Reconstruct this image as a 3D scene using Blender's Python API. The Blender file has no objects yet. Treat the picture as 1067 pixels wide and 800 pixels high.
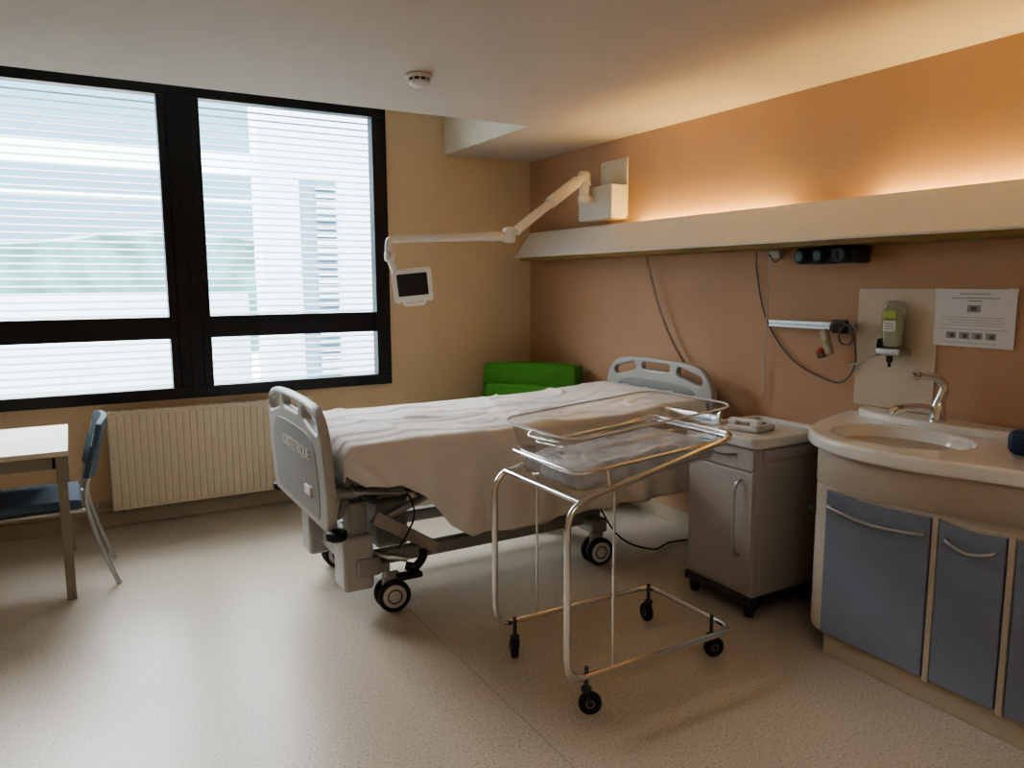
import bpy, bmesh, math, random
from mathutils import Vector, Matrix
random.seed(4)
S = bpy.context.scene
COL = S.collection

# ------------------------------------------------------------------ materials
def mat(name, col, rough=0.5, metal=0.0, var=0.04, nscale=12.0, bump=0.0, bscale=60.0, emis=None, estr=0.0, coat=0.0, spec=0.5):
    m = bpy.data.materials.new(name); m.use_nodes = True
    nt = m.node_tree; N = nt.nodes; L = nt.links
    b = N['Principled BSDF']
    b.inputs['Roughness'].default_value = rough
    b.inputs['Metallic'].default_value = metal
    b.inputs['Specular IOR Level'].default_value = spec
    b.inputs['Coat Weight'].default_value = coat
    tc = N.new('ShaderNodeTexCoord')
    no = N.new('ShaderNodeTexNoise'); no.inputs['Scale'].default_value = nscale; no.inputs['Detail'].default_value = 3
    L.new(tc.outputs['Object'], no.inputs['Vector'])
    rp = N.new('ShaderNodeValToRGB')
    rp.color_ramp.elements[0].position = 0.3; rp.color_ramp.elements[1].position = 0.7
    rp.color_ramp.elements[0].color = [c*(1-var) for c in col[:3]]+[1]
    rp.color_ramp.elements[1].color = [min(1, c*(1+var)) for c in col[:3]]+[1]
    L.new(no.outputs['Fac'], rp.inputs['Fac']); L.new(rp.outputs['Color'], b.inputs['Base Color'])
    if bump > 0:
        n2 = N.new('ShaderNodeTexNoise'); n2.inputs['Scale'].default_value = bscale; n2.inputs['Detail'].default_value = 4
        L.new(tc.outputs['Object'], n2.inputs['Vector'])
        bp = N.new('ShaderNodeBump'); bp.inputs['Strength'].default_value = bump; bp.inputs['Distance'].default_value = 0.01
        L.new(n2.outputs['Fac'], bp.inputs['Height']); L.new(bp.outputs['Normal'], b.inputs['Normal'])
    if emis:
        b.inputs['Emission Color'].default_value = list(emis)+[1]
        b.inputs['Emission Strength'].default_value = estr
    return m

def mat_clear(name, tint, gloss=0.1):
    m = bpy.data.materials.new(name); m.use_nodes = True
    nt = m.node_tree; N = nt.nodes; L = nt.links
    for n in list(N): N.remove(n)
    o = N.new('ShaderNodeOutputMaterial'); mx = N.new('ShaderNodeMixShader')
    t = N.new('ShaderNodeBsdfTransparent'); t.inputs[0].default_value = list(tint)+[1]
    g = N.new('ShaderNodeBsdfGlossy'); g.inputs['Roughness'].default_value = 0.03
    lw = N.new('ShaderNodeLayerWeight'); lw.inputs['Blend'].default_value = 0.25
    mt = N.new('ShaderNodeMath'); mt.operation = 'MULTIPLY_ADD'; mt.inputs[1].default_value = 0.5; mt.inputs[2].default_value = gloss
    L.new(lw.outputs['Facing'], mt.inputs[0]); L.new(mt.outputs[0], mx.inputs[0])
    L.new(t.outputs[0], mx.inputs[1]); L.new(g.outputs[0], mx.inputs[2]); L.new(mx.outputs[0], o.inputs[0])
    return m

def mat_floor():
    m = bpy.data.materials.new('vinyl_floor'); m.use_nodes = True
    nt = m.node_tree; N = nt.nodes; L = nt.links; b = N['Principled BSDF']
    b.inputs['Roughness'].default_value = 0.33; b.inputs['Specular IOR Level'].default_value = 0.45
    tc = N.new('ShaderNodeTexCoord')
    n1 = N.new('ShaderNodeTexNoise'); n1.inputs['Scale'].default_value = 105; n1.inputs['Detail'].default_value = 2
    r1 = N.new('ShaderNodeValToRGB'); e = r1.color_ramp.elements
    e[0].position = 0.33; e[0].color = (0.42, 0.35, 0.27, 1)
    e[1].position = 0.43; e[1].color = (0.61, 0.545, 0.46, 1)
    x = e.new(0.60); x.color = (0.63, 0.565, 0.48, 1)
    x = e.new(0.68); x.color = (0.73, 0.68, 0.60, 1)
    L.new(tc.outputs['Object'], n1.inputs['Vector']); L.new(n1.outputs['Fac'], r1.inputs['Fac'])
    L.new(r1.outputs['Color'], b.inputs['Base Color'])
    n2 = N.new('ShaderNodeTexNoise'); n2.inputs['Scale'].default_value = 1.3; n2.inputs['Detail'].default_value = 4
    r2 = N.new('ShaderNodeMapRange'); r2.inputs['To Min'].default_value = 0.27; r2.inputs['To Max'].default_value = 0.42
    L.new(tc.outputs['Object'], n2.inputs['Vector']); L.new(n2.outputs['Fac'], r2.inputs['Value']); L.new(r2.outputs[0], b.inputs['Roughness'])
    return m

M = {}
M['floor'] = mat_floor()
M['seam'] = mat('floor_seam', (0.40, 0.36, 0.27), 0.5)
M['wall_y'] = mat('wall_cream_paint', (0.76, 0.59, 0.40), 0.7, var=0.02, nscale=3, bump=0.08, bscale=160)
M['wall_o'] = mat('wall_apricot_paint', (0.58, 0.365, 0.235), 0.65, var=0.03, nscale=2.5, bump=0.08, bscale=160)
M['ceil'] = mat('ceiling_paint', (0.66, 0.59, 0.52), 0.8, var=0.02, nscale=3)
M['reveal'] = mat('reveal_paint', (0.88, 0.83, 0.72), 0.8, var=0.02)
M['base'] = mat('baseboard_vinyl', (0.50, 0.43, 0.33), 0.5)
M['black'] = mat('black_window_frame', (0.006, 0.006, 0.009), 0.4)
M['glass'] = mat_clear('window_glass', (0.97, 0.99, 1.0), 0.02)
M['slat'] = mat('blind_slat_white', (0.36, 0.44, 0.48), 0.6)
M['white'] = mat('white_lacquer', (0.78, 0.75, 0.71), 0.35, var=0.02)
M['whitem'] = mat('white_matte_metal', (0.74, 0.71, 0.66), 0.45, var=0.02)
M['rad'] = mat('radiator_enamel', (0.78, 0.69, 0.55), 0.45, var=0.02)
M['chrome'] = mat('chrome', (0.80, 0.81, 0.82), 0.14, 1.0, var=0.02)
M['steel'] = mat('brushed_steel', (0.55, 0.56, 0.57), 0.35, 1.0, var=0.06, nscale=40)
M['alu'] = mat('grey_painted_metal', (0.36, 0.36, 0.35), 0.4, 0.3)
M['dark'] = mat('dark_metal', (0.05, 0.05, 0.055), 0.5)
M['rubber'] = mat('black_rubber', (0.015, 0.015, 0.017), 0.6)
M['plas_g'] = mat('bed_board_grey_plastic', (0.44, 0.44, 0.43), 0.4, var=0.02)
M['plas_b'] = mat('bed_board_inset_bluegrey', (0.30, 0.31, 0.31), 0.45, var=0.02)
M['sheet'] = mat('white_bed_sheet', (0.76, 0.73, 0.72), 0.85, var=0.02, bump=0.12, bscale=9)
M['matt'] = mat('mattress_cover', (0.40, 0.43, 0.47), 0.6)
M['green'] = mat('green_vinyl', (0.06, 0.26, 0.022), 0.4, var=0.06, bump=0.1, bscale=30)
M['blue'] = mat('blue_fabric', (0.085, 0.135, 0.20), 0.75, var=0.1, nscale=90, bump=0.15, bscale=200)
M['tabletop'] = mat('table_laminate', (0.74, 0.68, 0.60), 0.35, var=0.02)
M['tleg'] = mat('table_leg_paint', (0.30, 0.27, 0.22), 0.45)
M['cab'] = mat('cabinet_grey_laminate', (0.43, 0.405, 0.385), 0.42, var=0.02)
M['cabtop'] = mat('cabinet_top_plastic', (0.64, 0.62, 0.60), 0.35, var=0.02)
M['van'] = mat('vanity_beige_laminate', (0.51, 0.44, 0.37), 0.45, var=0.02)
M['vblue'] = mat('vanity_blue_laminate', (0.215, 0.245, 0.32), 0.45, var=0.03)
M['sink'] = mat('sink_resin_white', (0.87, 0.85, 0.83), 0.12, var=0.01, coat=0.4)
M['panel'] = mat('splash_panel_cream', (0.70, 0.59, 0.47), 0.4, var=0.02)
M['paper'] = mat('paper_white', (0.82, 0.80, 0.81), 0.6, var=0.02)
M['ink'] = mat('printed_ink', (0.16, 0.15, 0.16), 0.7)
M['inkl'] = mat('printed_ink_pale', (0.42, 0.39, 0.39), 0.7)
M['amber'] = mat('amber_diffuser', (0.30, 0.20, 0.06), 0.35, var=0.1, nscale=5)
M['tube'] = mat('warm_fluorescent_tube', (1, .8, .5), 0.5, emis=(1.0, 0.74, 0.26), estr=21)
M['acryl'] = mat_clear('clear_acrylic', (0.92, 0.92, 0.92), 0.06)
M['screen'] = mat('monitor_screen', (0.03, 0.02, 0.025), 0.15)
M['soap'] = mat_clear('soap_bottle_clear', (0.88, 0.90, 0.84), 0.10)
M['gel'] = mat('soap_gel_pale', (0.66, 0.68, 0.58), 0.2)
M['button'] = mat('grey_white_plastic', (0.60, 0.58, 0.53), 0.4)
M['soapl'] = mat('soap_label_green', (0.42, 0.55, 0.12), 0.5)
M['red'] = mat('red_button', (0.5, 0.03, 0.02), 0.4)
M['cord'] = mat('beige_cord', (0.50, 0.42, 0.32), 0.5)
M['gcord'] = mat('grey_cord', (0.16, 0.14, 0.13), 0.5)
M['navy'] = mat('navy_plastic', (0.015, 0.035, 0.10), 0.35)
M['gas'] = mat('outlet_green', (0.05, 0.09, 0.07), 0.4)
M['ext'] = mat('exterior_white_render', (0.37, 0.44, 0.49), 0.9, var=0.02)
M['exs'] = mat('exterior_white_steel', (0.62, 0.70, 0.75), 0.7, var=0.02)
M['exg'] = mat('exterior_bluegrey_shutter', (0.08, 0.14, 0.19), 0.8)
M['hill'] = mat('distant_woods', (0.045, 0.105, 0.11), 1.0, var=0.45, nscale=0.6)
M['ground'] = mat('exterior_gravel', (0.40, 0.40, 0.37), 1.0, var=0.15)
M['bmat'] = mat('bassinet_mattress_print', (0.60, 0.63, 0.70), 0.6, var=0.22, nscale=16)

# ------------------------------------------------------------------ helpers
def empty(name, loc=(0, 0, 0)):
    e = bpy.data.objects.new(name, None); e.location = loc; e.empty_display_size = 0.1
    COL.objects.link(e); return e

def link(name, me, m, parent=None, smooth=False):
    o = bpy.data.objects.new(name, me); COL.objects.link(o)
    if m is not None: me.materials.append(m)
    if smooth:
        for p in me.polygons: p.use_smooth = True
    if parent is not None:
        o.parent = parent
        o.matrix_parent_inverse = Matrix.Translation(-Vector(parent.location))
    return o

def bev(o, w, seg=2):
    if w > 0:
        md = o.modifiers.new('bevel', 'BEVEL'); md.width = w; md.segments = seg; md.limit_method = 'ANGLE'; md.angle_limit = math.radians(40)
        for p in o.data.polygons: p.use_smooth = True
        wn = o.modifiers.new('wn', 'WEIGHTED_NORMAL'); wn.keep_sharp = True
    return o

def bx(name, x0, x1, y0, y1, z0, z1, m, parent=None, b=0.004, seg=2, rot=None, pivot=None):
    bm = bmesh.new(); bmesh.ops.create_cube(bm, size=1)
    c = Vector(((x0+x1)/2, (y0+y1)/2, (z0+z1)/2))
    for v in bm.verts:
        v.co = Vector((v.co.x*abs(x1-x0), v.co.y*abs(y1-y0), v.co.z*abs(z1-z0))) + c
    if rot is not None:
        pv = Vector(pivot) if pivot is not None else c
        bmesh.ops.transform(bm, matrix=Matrix.Translation(pv) @ rot @ Matrix.Translation(-pv), verts=bm.verts)
    me = bpy.data.meshes.new(name); bm.to_mesh(me); bm.free()
    return bev(link(name, me, m, parent), b, seg)

def multibox(name, boxes, m, parent=None, b=0.0):
    bm = bmesh.new()
    for (x0, x1, y0, y1, z0, z1) in boxes:
        r = bmesh.ops.create_cube(bm, size=1)
        for v in r['verts']:
            v.co = Vector((v.co.x*(x1-x0)+(x0+x1)/2, v.co.y*(y1-y0)+(y0+y1)/2, v.co.z*(z1-z0)+(z0+z1)/2))
    me = bpy.data.meshes.new(name); bm.to_mesh(me); bm.free()
    return bev(link(name, me, m, parent), b)

def fillet(pts, r, n=6, cyclic=False):
    P = [Vector(p) for p in pts]; out = []; k = len(P)
    for i in range(k):
        if not cyclic and i in (0, k-1): out.append(P[i]); continue
        a, c, d = P[i-1], P[i], P[(i+1) % k]
        u = (a-c); w = (d-c); lu, lw = u.length, w.length
        rr = min(r, lu*0.48, lw*0.48)
        p0 = c+u.normalized()*rr; p1 = c+w.normalized()*rr
        for j in range(n+1):
            t = j/n
            out.append((1-t)**2*p0+2*t*(1-t)*c+t*t*p1)
    return out

def catmull(pts, n=8, cyclic=False):
    P = [Vector(p) for p in pts]; k = len(P); out = []
    rng = range(k) if cyclic else range(k-1)
    for i in rng:
        if cyclic: a, b, c, d = P[i-1], P[i], P[(i+1) % k], P[(i+2) % k]
        else: a, b, c, d = P[max(i-1, 0)], P[i], P[i+1], P[min(i+2, k-1)]
        for j in range(n):
            t = j/n
            out.append(0.5*((2*b)+(c-a)*t+(2*a-5*b+4*c-d)*t*t+(-a+3*b-3*c+d)*t**3))
    if not cyclic: out.append(P[-1])
    return out

def tube(name, pts, r, m, parent=None, cyclic=False, seg=10, radii=None):
    P = [Vector(p) for p in pts]; k = len(P)
    bm = bmesh.new(); rings = []
    def tan(i):
        if cyclic: t = P[(i+1) % k]-P[i-1]
        elif i == 0: t = P[1]-P[0]
        elif i == k-1: t = P[-1]-P[-2]
        else: t = (P[i+1]-P[i]).normalized()+(P[i]-P[i-1]).normalized()
        return t.normalized() if t.length > 1e-9 else Vector((0, 0, 1))
    t0 = tan(0); n = t0.orthogonal().normalized()
    for i in range(k):
        t = tan(i); n = (n - t*n.dot(t))
        n = n.normalized() if n.length > 1e-6 else t.orthogonal().normalized()
        bn = t.cross(n); rr = radii[i] if radii else r
        rings.append([bm.verts.new(P[i]+(n*math.cos(2*math.pi*j/seg)+bn*math.sin(2*math.pi*j/seg))*rr) for j in range(seg)])
    rng = range(k) if cyclic else range(k-1)
    for i in rng:
        A, B = rings[i], rings[(i+1) % k]
        off = 0
        if cyclic and i == k-1:
            off = min(range(seg), key=lambda o: (A[0].co-B[o].co).length)
        for j in range(seg):
            bm.faces.new((A[j], A[(j+1) % seg], B[(j+1+off) % seg], B[(j+off) % seg]))
    if not cyclic:
        bm.faces.new(list(reversed(rings[0]))); bm.faces.new(rings[-1])
    bmesh.ops.recalc_face_normals(bm, faces=bm.faces)
    me = bpy.data.meshes.new(name); bm.to_mesh(me); bm.free()
    o = link(name, me, m, parent, smooth=(k > 2 or True))
    if not cyclic:
        me.polygons[-1].use_smooth = False; me.polygons[-2].use_smooth = False
        md = o.modifiers.new('es', 'EDGE_SPLIT'); md.split_angle = math.radians(60)
    return o

def cyl(name, p0, p1, r, m, parent=None, seg=20): return tube(name, [p0, p1], r, m, parent, seg=seg)

def lathe(name, prof, origin, axis, m, parent=None, seg=28):
    ax = Vector(axis).normalized(); u = ax.orthogonal().normalized(); w = ax.cross(u); o = Vector(origin)
    bm = bmesh.new(); rings = []
    for (r, h) in prof:
        rings.append([bm.verts.new(o+ax*h+(u*math.cos(2*math.pi*j/seg)+w*math.sin(2*math.pi*j/seg))*max(r, 1e-4)) for j in range(seg)])
    for A, B in zip(rings, rings[1:]):
        for j in range(seg): bm.faces.new((A[j], A[(j+1) % seg], B[(j+1) % seg], B[j]))
    bm.faces.new(rings[0]); bm.faces.new(rings[-1])
    bmesh.ops.recalc_face_normals(bm, faces=bm.faces)
    me = bpy.data.meshes.new(name); bm.to_mesh(me); bm.free()
    ob = link(name, me, m, parent, smooth=True)
    md = ob.modifiers.new('es', 'EDGE_SPLIT'); md.split_angle = math.radians(42)
    return ob

def plate(name, outlines, th, origin, u, v, m, parent=None, b=0.004):
    """flat plate with optional holes; 2-D outlines mapped on origin + a*u + b*v, thickness centred"""
    cu = bpy.data.curves.new(name+'_c', 'CURVE'); cu.dimensions = '2D'; cu.fill_mode = 'BOTH'
    cu.extrude = max(th/2-b, 0.0005); cu.bevel_depth = b; cu.bevel_resolution = 2; cu.offset = -b
    for ol in outlines:
        sp = cu.splines.new('POLY'); sp.points.add(len(ol)-1); sp.use_cyclic_u = True
        for p, q in zip(sp.points, ol): p.co = (q[0], q[1], 0, 1)
    tmp = bpy.data.objects.new('tmp', cu); COL.objects.link(tmp)
    dg = bpy.context.evaluated_depsgraph_get()
    me = bpy.data.meshes.new_from_object(tmp.evaluated_get(dg))
    bpy.data.objects.remove(tmp); me.materials.clear()
    U = Vector(u); V = Vector(v); W = U.cross(V)
    mx = Matrix((( U.x, V.x, W.x, origin[0]), (U.y, V.y, W.y, origin[1]), (U.z, V.z, W.z, origin[2]), (0, 0, 0, 1)))
    me.transform(mx); me.name = name
    o = link(name, me, m, parent, smooth=True)
    md = o.modifiers.new('es', 'EDGE_SPLIT'); md.split_angle = math.radians(35)
    return o

def rrect(cx, cy, w, h, r, n=6):
    out = []
    for (sx, sy, a0) in ((1, 1, 0), (-1, 1, 90), (-1, -1, 180), (1, -1, 270)):
        for j in range(n+1):
            a = math.radians(a0+90*j/n)
            out.append((cx+sx*(w/2-r)+r*math.cos(a), cy+sy*(h/2-r)+r*math.sin(a)))
    return out

def prism(name, prof, y0, y1, m, parent=None, b=0.0):
    """profile in XZ swept along Y"""
    bm = bmesh.new()
    A = [bm.verts.new((p[0], y0, p[1])) for p in prof]; B = [bm.verts.new((p[0], y1, p[1])) for p in prof]
    k = len(prof)
    for i in range(k): bm.faces.new((A[i], A[(i+1) % k], B[(i+1) % k], B[i]))
    bm.faces.new(A); bm.faces.new(B); bmesh.ops.recalc_face_normals(bm, faces=bm.faces)
    me = bpy.data.meshes.new(name); bm.to_mesh(me); bm.free()
    return bev(link(name, me, m, parent), b)

def text(name, s, size, origin, u, v, m, parent=None, ext=0.0006):
    cu = bpy.data.curves.new(name, 'FONT'); cu.body = s; cu.size = size; cu.align_x = 'CENTER'; cu.align_y = 'CENTER'; cu.extrude = ext
    cu.offset = 0.0012
    tmp = bpy.data.objects.new('tmp', cu); COL.objects.link(tmp)
    dg = bpy.context.evaluated_depsgraph_get()
    me = bpy.data.meshes.new_from_object(tmp.evaluated_get(dg)); bpy.data.objects.remove(tmp); me.materials.clear()
    U = Vector(u); V = Vector(v); W = U.cross(V)
    me.transform(Matrix(((U.x, V.x, W.x, origin[0]), (U.y, V.y, W.y, origin[1]), (U.z, V.z, W.z, origin[2]), (0, 0, 0, 1))))
    return link(name, me, m, parent)

def caster(pref, x, y, r, top, m_wheel, m_hub, parent, w=0.03, yaw=0.0, off=0.02):
    """swivel caster, wheel rests on z=0, stem up to top"""
    d = Vector((math.cos(yaw), math.sin(yaw), 0)); a = Vector((-math.sin(yaw), math.cos(yaw), 0))
    c = Vector((x, y, r))
    lathe(pref+'_tyre', [(r*0.62, -w/2), (r*0.9, -w/2), (r, -w*0.3), (r, w*0.3), (r*0.9, w/2), (r*0.62, w/2)], c, a, m_wheel, parent)
    lathe(pref+'_hub', [(r*0.63, -w*0.42), (r*0.3, -w*0.52), (r*0.3, w*0.52), (r*0.63, w*0.42)], c, a, M['steel'], parent)
    s = c - d*off
    for sg in (-1, 1):
        p = [c+a*sg*w*0.66, c+a*sg*w*0.66+Vector((0, 0, r*0.7))-d*off*0.6, s+a*sg*w*0.5+Vector((0, 0, r*1.25))]
        tube(pref+'_fork', p, 0.005, m_hub, parent, seg=8)
    cyl(pref+'_head', s+Vector((0, 0, r*1.15)), s+Vector((0, 0, r*1.4)), w*0.75, m_hub, parent)
    if top > r*1.4: cyl(pref+'_stem', s+Vector((0, 0, r*0.4)), s+Vector((0, 0, top-r)), 0.008, m_hub, parent)

XR, YB, ZC = 3.30, 5.40, 2.51
XL, YF = -2.0, -1.7
# ------------------------------------------------------------------ room shell
bx('floor', XL-0.2, XR+0.2, YF-0.2, YB+0.3, -0.12, 0, M['floor'], b=0)
ws = empty('trim_1')
bx('floor_seam_a', 1.297, 1.301, YF, YB, -0.001, 0.0004, M['seam'], ws, b=0)
bx('floor_seam_b', -0.703, -0.699, YF, YB, -0.001, 0.0004, M['seam'], ws, b=0)
WX0, WX1, WZ0, WZ1 = -0.72, 2.06, 0.80, 2.80
multibox('wall_back', [(XL-0.2, WX0, YB, YB+0.28, 0, 3.1), (WX1, XR+0.2, YB, YB+0.28, 0, 3.1),
                       (WX0, WX1, YB, YB+0.28, 0, WZ0), (WX0, WX1, YB, YB+0.28, WZ1, 3.1)], M['wall_y'])
bx('wall_right', XR, XR+0.2, YF-0.2, YB, 0, 3.1, M['wall_o'], b=0)
bx('wall_left', XL-0.2, XL, YF-0.2, YB, 0, 3.1, M['wall_y'], b=0)
bx('wall_front', XL, XR, YF-0.2, YF, 0, 3.1, M['wall_y'], b=0)
XN, YN = 2.545, 4.17
multibox('ceiling', [(XL, XR, YF, YN, ZC, 3.1), (XN, XR, YN, YB, ZC, 3.1), (XL-0.2, XR+0.2, YF-0.2, YB+0.28, 3.1, 3.2)], M['ceil'])
bx('trim_2', XN-0.004, XN, YN, YB, ZC, 3.1, M['reveal'], b=0)
bx('baseboard_back', XL, XR, YB-0.012, YB, 0, 0.10, M['base'], b=0.003)
bx('baseboard_right', XR-0.012, XR, 2.4, YB-0.012, 0, 0.10, M['base'], b=0.003)
bx('baseboard_left', XL, XL+0.012, YF, YB-0.012, 0, 0.10, M['base'], b=0.003)

# ------------------------------------------------------------------ window
w = empty('window_1', (0.67, YB, 1.8))
fy0, fy1 = YB-0.035, YB+0.06
multibox('outer_frame', [(WX0, WX1, fy0, fy1, WZ0, 0.875), (WX0, WX1, fy0, fy1, 2.725, WZ1), (WX0, -0.61, fy0, fy1, 0.875, 2.725),
                         (1.955, WX1, fy0, fy1, 0.875, 2.725), (0.60, 0.745, fy0, fy1, 0.875, 2.725)], M['black'], w, b=0.004)
multibox('transoms', [(-0.61, 0.60, fy0+0.005, fy1, 1.196, 1.338), (0.745, 1.955, fy0+0.005, fy1, 1.196, 1.338)], M['black'], w, b=0.003)
multibox('sash_stiles', [(0.55, 0.60, fy0+0.008, fy1, 0.875, 2.725), (0.745, 0.80, fy0+0.008, fy1, 0.875, 2.725)], M['black'], w, b=0.003)
multibox('joint_beads', [(0.664, 0.676, fy0-0.006, fy0+0.002, WZ0, WZ1)], M['black'], w, b=0.002)
for i, (a, b_) in enumerate(((-0.62, 0.56), (0.79, 1.96))):
    bx('glass_%d' % i, a, b_, YB+0.028, YB+0.032, 0.86, 2.74, M['glass'], w, b=0)
bx('handle', 0.70, 0.72, fy0-0.03, fy0, 1.55, 1.68, M['black'], w, b=0.004)
for i, (a, b_) in enumerate(((-0.68, 0.63), (0.70, 2.03))):
    bm = bmesh.new(); z = 0.83; ang = math.radians(32)
    while z < 2.79:
        r = bmesh.ops.create_cube(bm, size=1)
        mt = Matrix.Translation(((a+b_)/2, YB+0.17, z)) @ Matrix.Rotation(ang, 4, 'X') @ Matrix.Diagonal((b_-a, 0.027, 0.0025, 1))
        bmesh.ops.transform(bm, matrix=mt, verts=r['verts']); z += 0.047
    me = bpy.data.meshes.new('venetian_blind'); bm.to_mesh(me); bm.free()
    bl = link('venetian_blind' if i == 0 else 'venetian_blind.001', me, M['slat'])

# ------------------------------------------------------------------ outside
eb = empty('neighbouring_building', (4, 9.5, 0))
bx('block', 1.95, 9, 9.0, 9.5, -4, 7, M['ext'], eb, b=0)
bx('shutter_recess', 2.38, 2.80, 8.98, 9.02, 0.2, 2.75, M['exg'], eb, b=0)
multibox('shutter_slats', [(2.56, 2.80, 8.95, 8.98, 0.2+0.09*i, 0.24+0.09*i) for i in range(28)], M['ext'], eb)
bx('terrace_wall', -9, 1.95, 10.0, 10.2, -4, 1.42, M['ext'], None, b=0)
pg = empty('pergola', (0, 12, 0))
multibox('beams', [(-9, 4, 12, 12.15, 3.24, 3.46), (-9, 4, 13.6, 13.75, 3.35, 3.47), (-9, 4, 12, 12.08, 2.72, 2.78)] + [(-1.3, -1.12, 12, 12.15, -4, 3.3), (1.35, 1.53, 12, 12.15, -4, 3.3), (-4.4, -4.22, 12, 12.15, -4, 3.3)], M['exs'], pg)
bm = bmesh.new()
prev = None
for i in range(81):
    x = -70+i*2.0
    zt = 3.4+1.3*math.sin(x*0.05+1)+0.5*math.sin(x*0.21)+random.uniform(-.15, .15)
    a = bm.verts.new((x, 60+3*math.sin(x*.1), -4)); b_ = bm.verts.new((x, 60+3*math.sin(x*.1), zt)); c_ = bm.verts.new((x, 75, zt+1)); 
    if prev: bm.faces.new((prev[0], a, b_, prev[1])); bm.faces.new((prev[1], b_, c_, prev[2]))
    prev = (a, b_, c_)
me = bpy.data.meshes.new('wooded_hill'); bm.to_mesh(me); bm.free(); link('wooded_hill', me, M['hill'])
bx('ground_outside', -80, 80, YB+0.3, 90, -4.2, -4.0, M['ground'], b=0)

# ------------------------------------------------------------------ radiator + pipes
r = empty('radiator', (0.8, 5.3, 0.4))
rx0, rx1, rz0, rz1 = 0.15, 1.42, 0.13, 0.755
n = 30; boxes = []
for i in range(n):
    a = rx0+(rx1-rx0)*i/n
    boxes.append((a+0.004, a+(rx1-rx0)/n-0.004, 5.264, 5.275, rz0+0.02, rz1-0.02))
multibox('front_fins', boxes, M['rad'], r, b=0.004)
bx('front_panel', rx0, rx1, 5.27, 5.285, rz0, rz1, M['rad'], r)
bx('rear_panel', rx0, rx1, 5.345, 5.36, rz0, rz1, M['rad'], r)
multibox('top_grille', [(rx0, rx1, 5.268, 5.278, rz1-0.012, rz1+0.004), (rx0, rx1, 5.35, 5.36, rz1-0.012, rz1+0.004)] + [(rx0+0.03*i, rx0+0.03*i+0.012, 5.278, 5.35, rz1-0.004, rz1+0.002) for i in range(42)], M['rad'], r)
bx('side_cap_a', rx0-0.004, rx0+0.008, 5.266, 5.362, rz0, rz1, M['rad'], r, b=0.003)
bx('side_cap_b', rx1-0.008, rx1+0.004, 5.266, 5.362, rz0, rz1, M['rad'], r, b=0.003)
for i, x in enumerate((0.35, 1.2)): bx('wall_bracket_%d' % i, x, x+0.03, 5.36, YB, 0.2, 0.65, M['rad'], r)
tube('valve_pipe', fillet([(0.21, 5.31, rz0+0.01), (0.21, 5.31, 0.10), (0.21, 5.37, 0.10)], 0.02), 0.009, M['cord'], r)
lathe('valve', [(0.012, 0), (0.018, 0.01), (0.018, 0.04), (0.012, 0.05)], (1.47, 5.31, 0.19), (1, 0, 0), M['dark'], r)
cyl('valve_stub', (1.42, 5.31, 0.19), (1.48, 5.31, 0.19), 0.008, M['chrome'], r)
cyl('supply_pipe_upper', (XL+.01, 5.365, 0.17), (0.21, 5.365, 0.17), 0.010, M['cord'], r)
cyl('supply_pipe_lower', (XL+.01, 5.365, 0.125), (1.45, 5.365, 0.125), 0.010, M['cord'], r)
for i in range(4): bx('pipe_clip_%d' % i, -1.6+0.55*i, -1.58+0.55*i, 5.355, YB, 0.115, 0.185, M['cord'], r, b=0.002)

# ------------------------------------------------------------------ wall light trough
s = empty('cove_light_trough', (3.2, 3.1, 1.8))
sy0, sy1 = 0.6, 5.22
prism('front_panel', [(3.05, 1.745), (3.19, 1.934), (3.203, 1.934), (3.072, 1.757)], sy0, sy1, M['white'], s, b=0.002)
prism('lower_lip', [(3.046, 1.738), (3.046, 1.748), (3.075, 1.760), (3.09, 1.748), (3.09, 1.738)], sy0, sy1, M['white'], s, b=0.001)
bx('bottom_tray', 3.08, 3.298, sy0, sy1, 1.742, 1.752, M['white'], s, b=0.001)
prism('amber_underside', [(3.08, 1.742), (3.285, 1.742), (3.27, 1.712), (3.09, 1.716)], sy0+0.02, sy1-0.02, M['amber'], s)
prism('end_cap_far', [(3.05, 1.738), (3.19, 1.934), (3.298, 1.934), (3.298, 1.738)], sy1-0.006, sy1, M['white'], s)
prism('end_cap_near', [(3.05, 1.738), (3.19, 1.934), (3.298, 1.934), (3.298, 1.738)], sy0, sy0+0.006, M['white'], s)
bx('divider', 3.2, 3.298, 2.55, 2.62, 1.752, 1.90, M['white'], s, b=0.001)
for i, (a, b_) in enumerate(((2.80, 4.0), (1.0, 2.28))):
    cyl('fluorescent_tube_%d' % i, (3.268, a, 1.872), (3.268, b_, 1.872), 0.013, M['tube'], s, seg=12)
    for j, y in enumerate((a-0.015, b_+0.015)): bx('tube_holder_%d_%d' % (i, j), 3.250, 3.287, y-0.012, y+0.012, 1.752, 1.888, M['white'], s, b=0.002)

# ------------------------------------------------------------------ patient monitor arm
a = empty('articulated_monitor_arm', (3.2, 4.3, 2.1))
bx('wall_plate', 3.285, XR, 4.13, 4.42, 1.99, 2.375, M['whitem'], a, b=0.003)
bx('wall_box', 3.15, 3.286, 4.12, 4.50, 1.97, 2.195, M['whitem'], a, b=0.008)
for i, (y, z) in enumerate(((4.17, 2.34), (4.38, 2.34))): cyl('screw_%d' % i, (3.28, y, z), (3.287, y, z), 0.008, M['steel'], a)
lathe('pivot', [(0.03, 0), (0.045, 0.01), (0.045, 0.05), (0.035, 0.06), (0.035, 0.13), (0.045, 0.14), (0.045, 0.2), (0.03, 0.215)], (3.10, 4.36, 2.08), (0, 0, 1), M['white'], a)
bx('pivot_bracket', 3.09, 3.16, 4.32, 4.40, 2.09, 2.13, M['whitem'], a)
E = Vector((2.47, 4.3, 1.845)); A0 = Vector((3.07, 4.35, 2.245))
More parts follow.
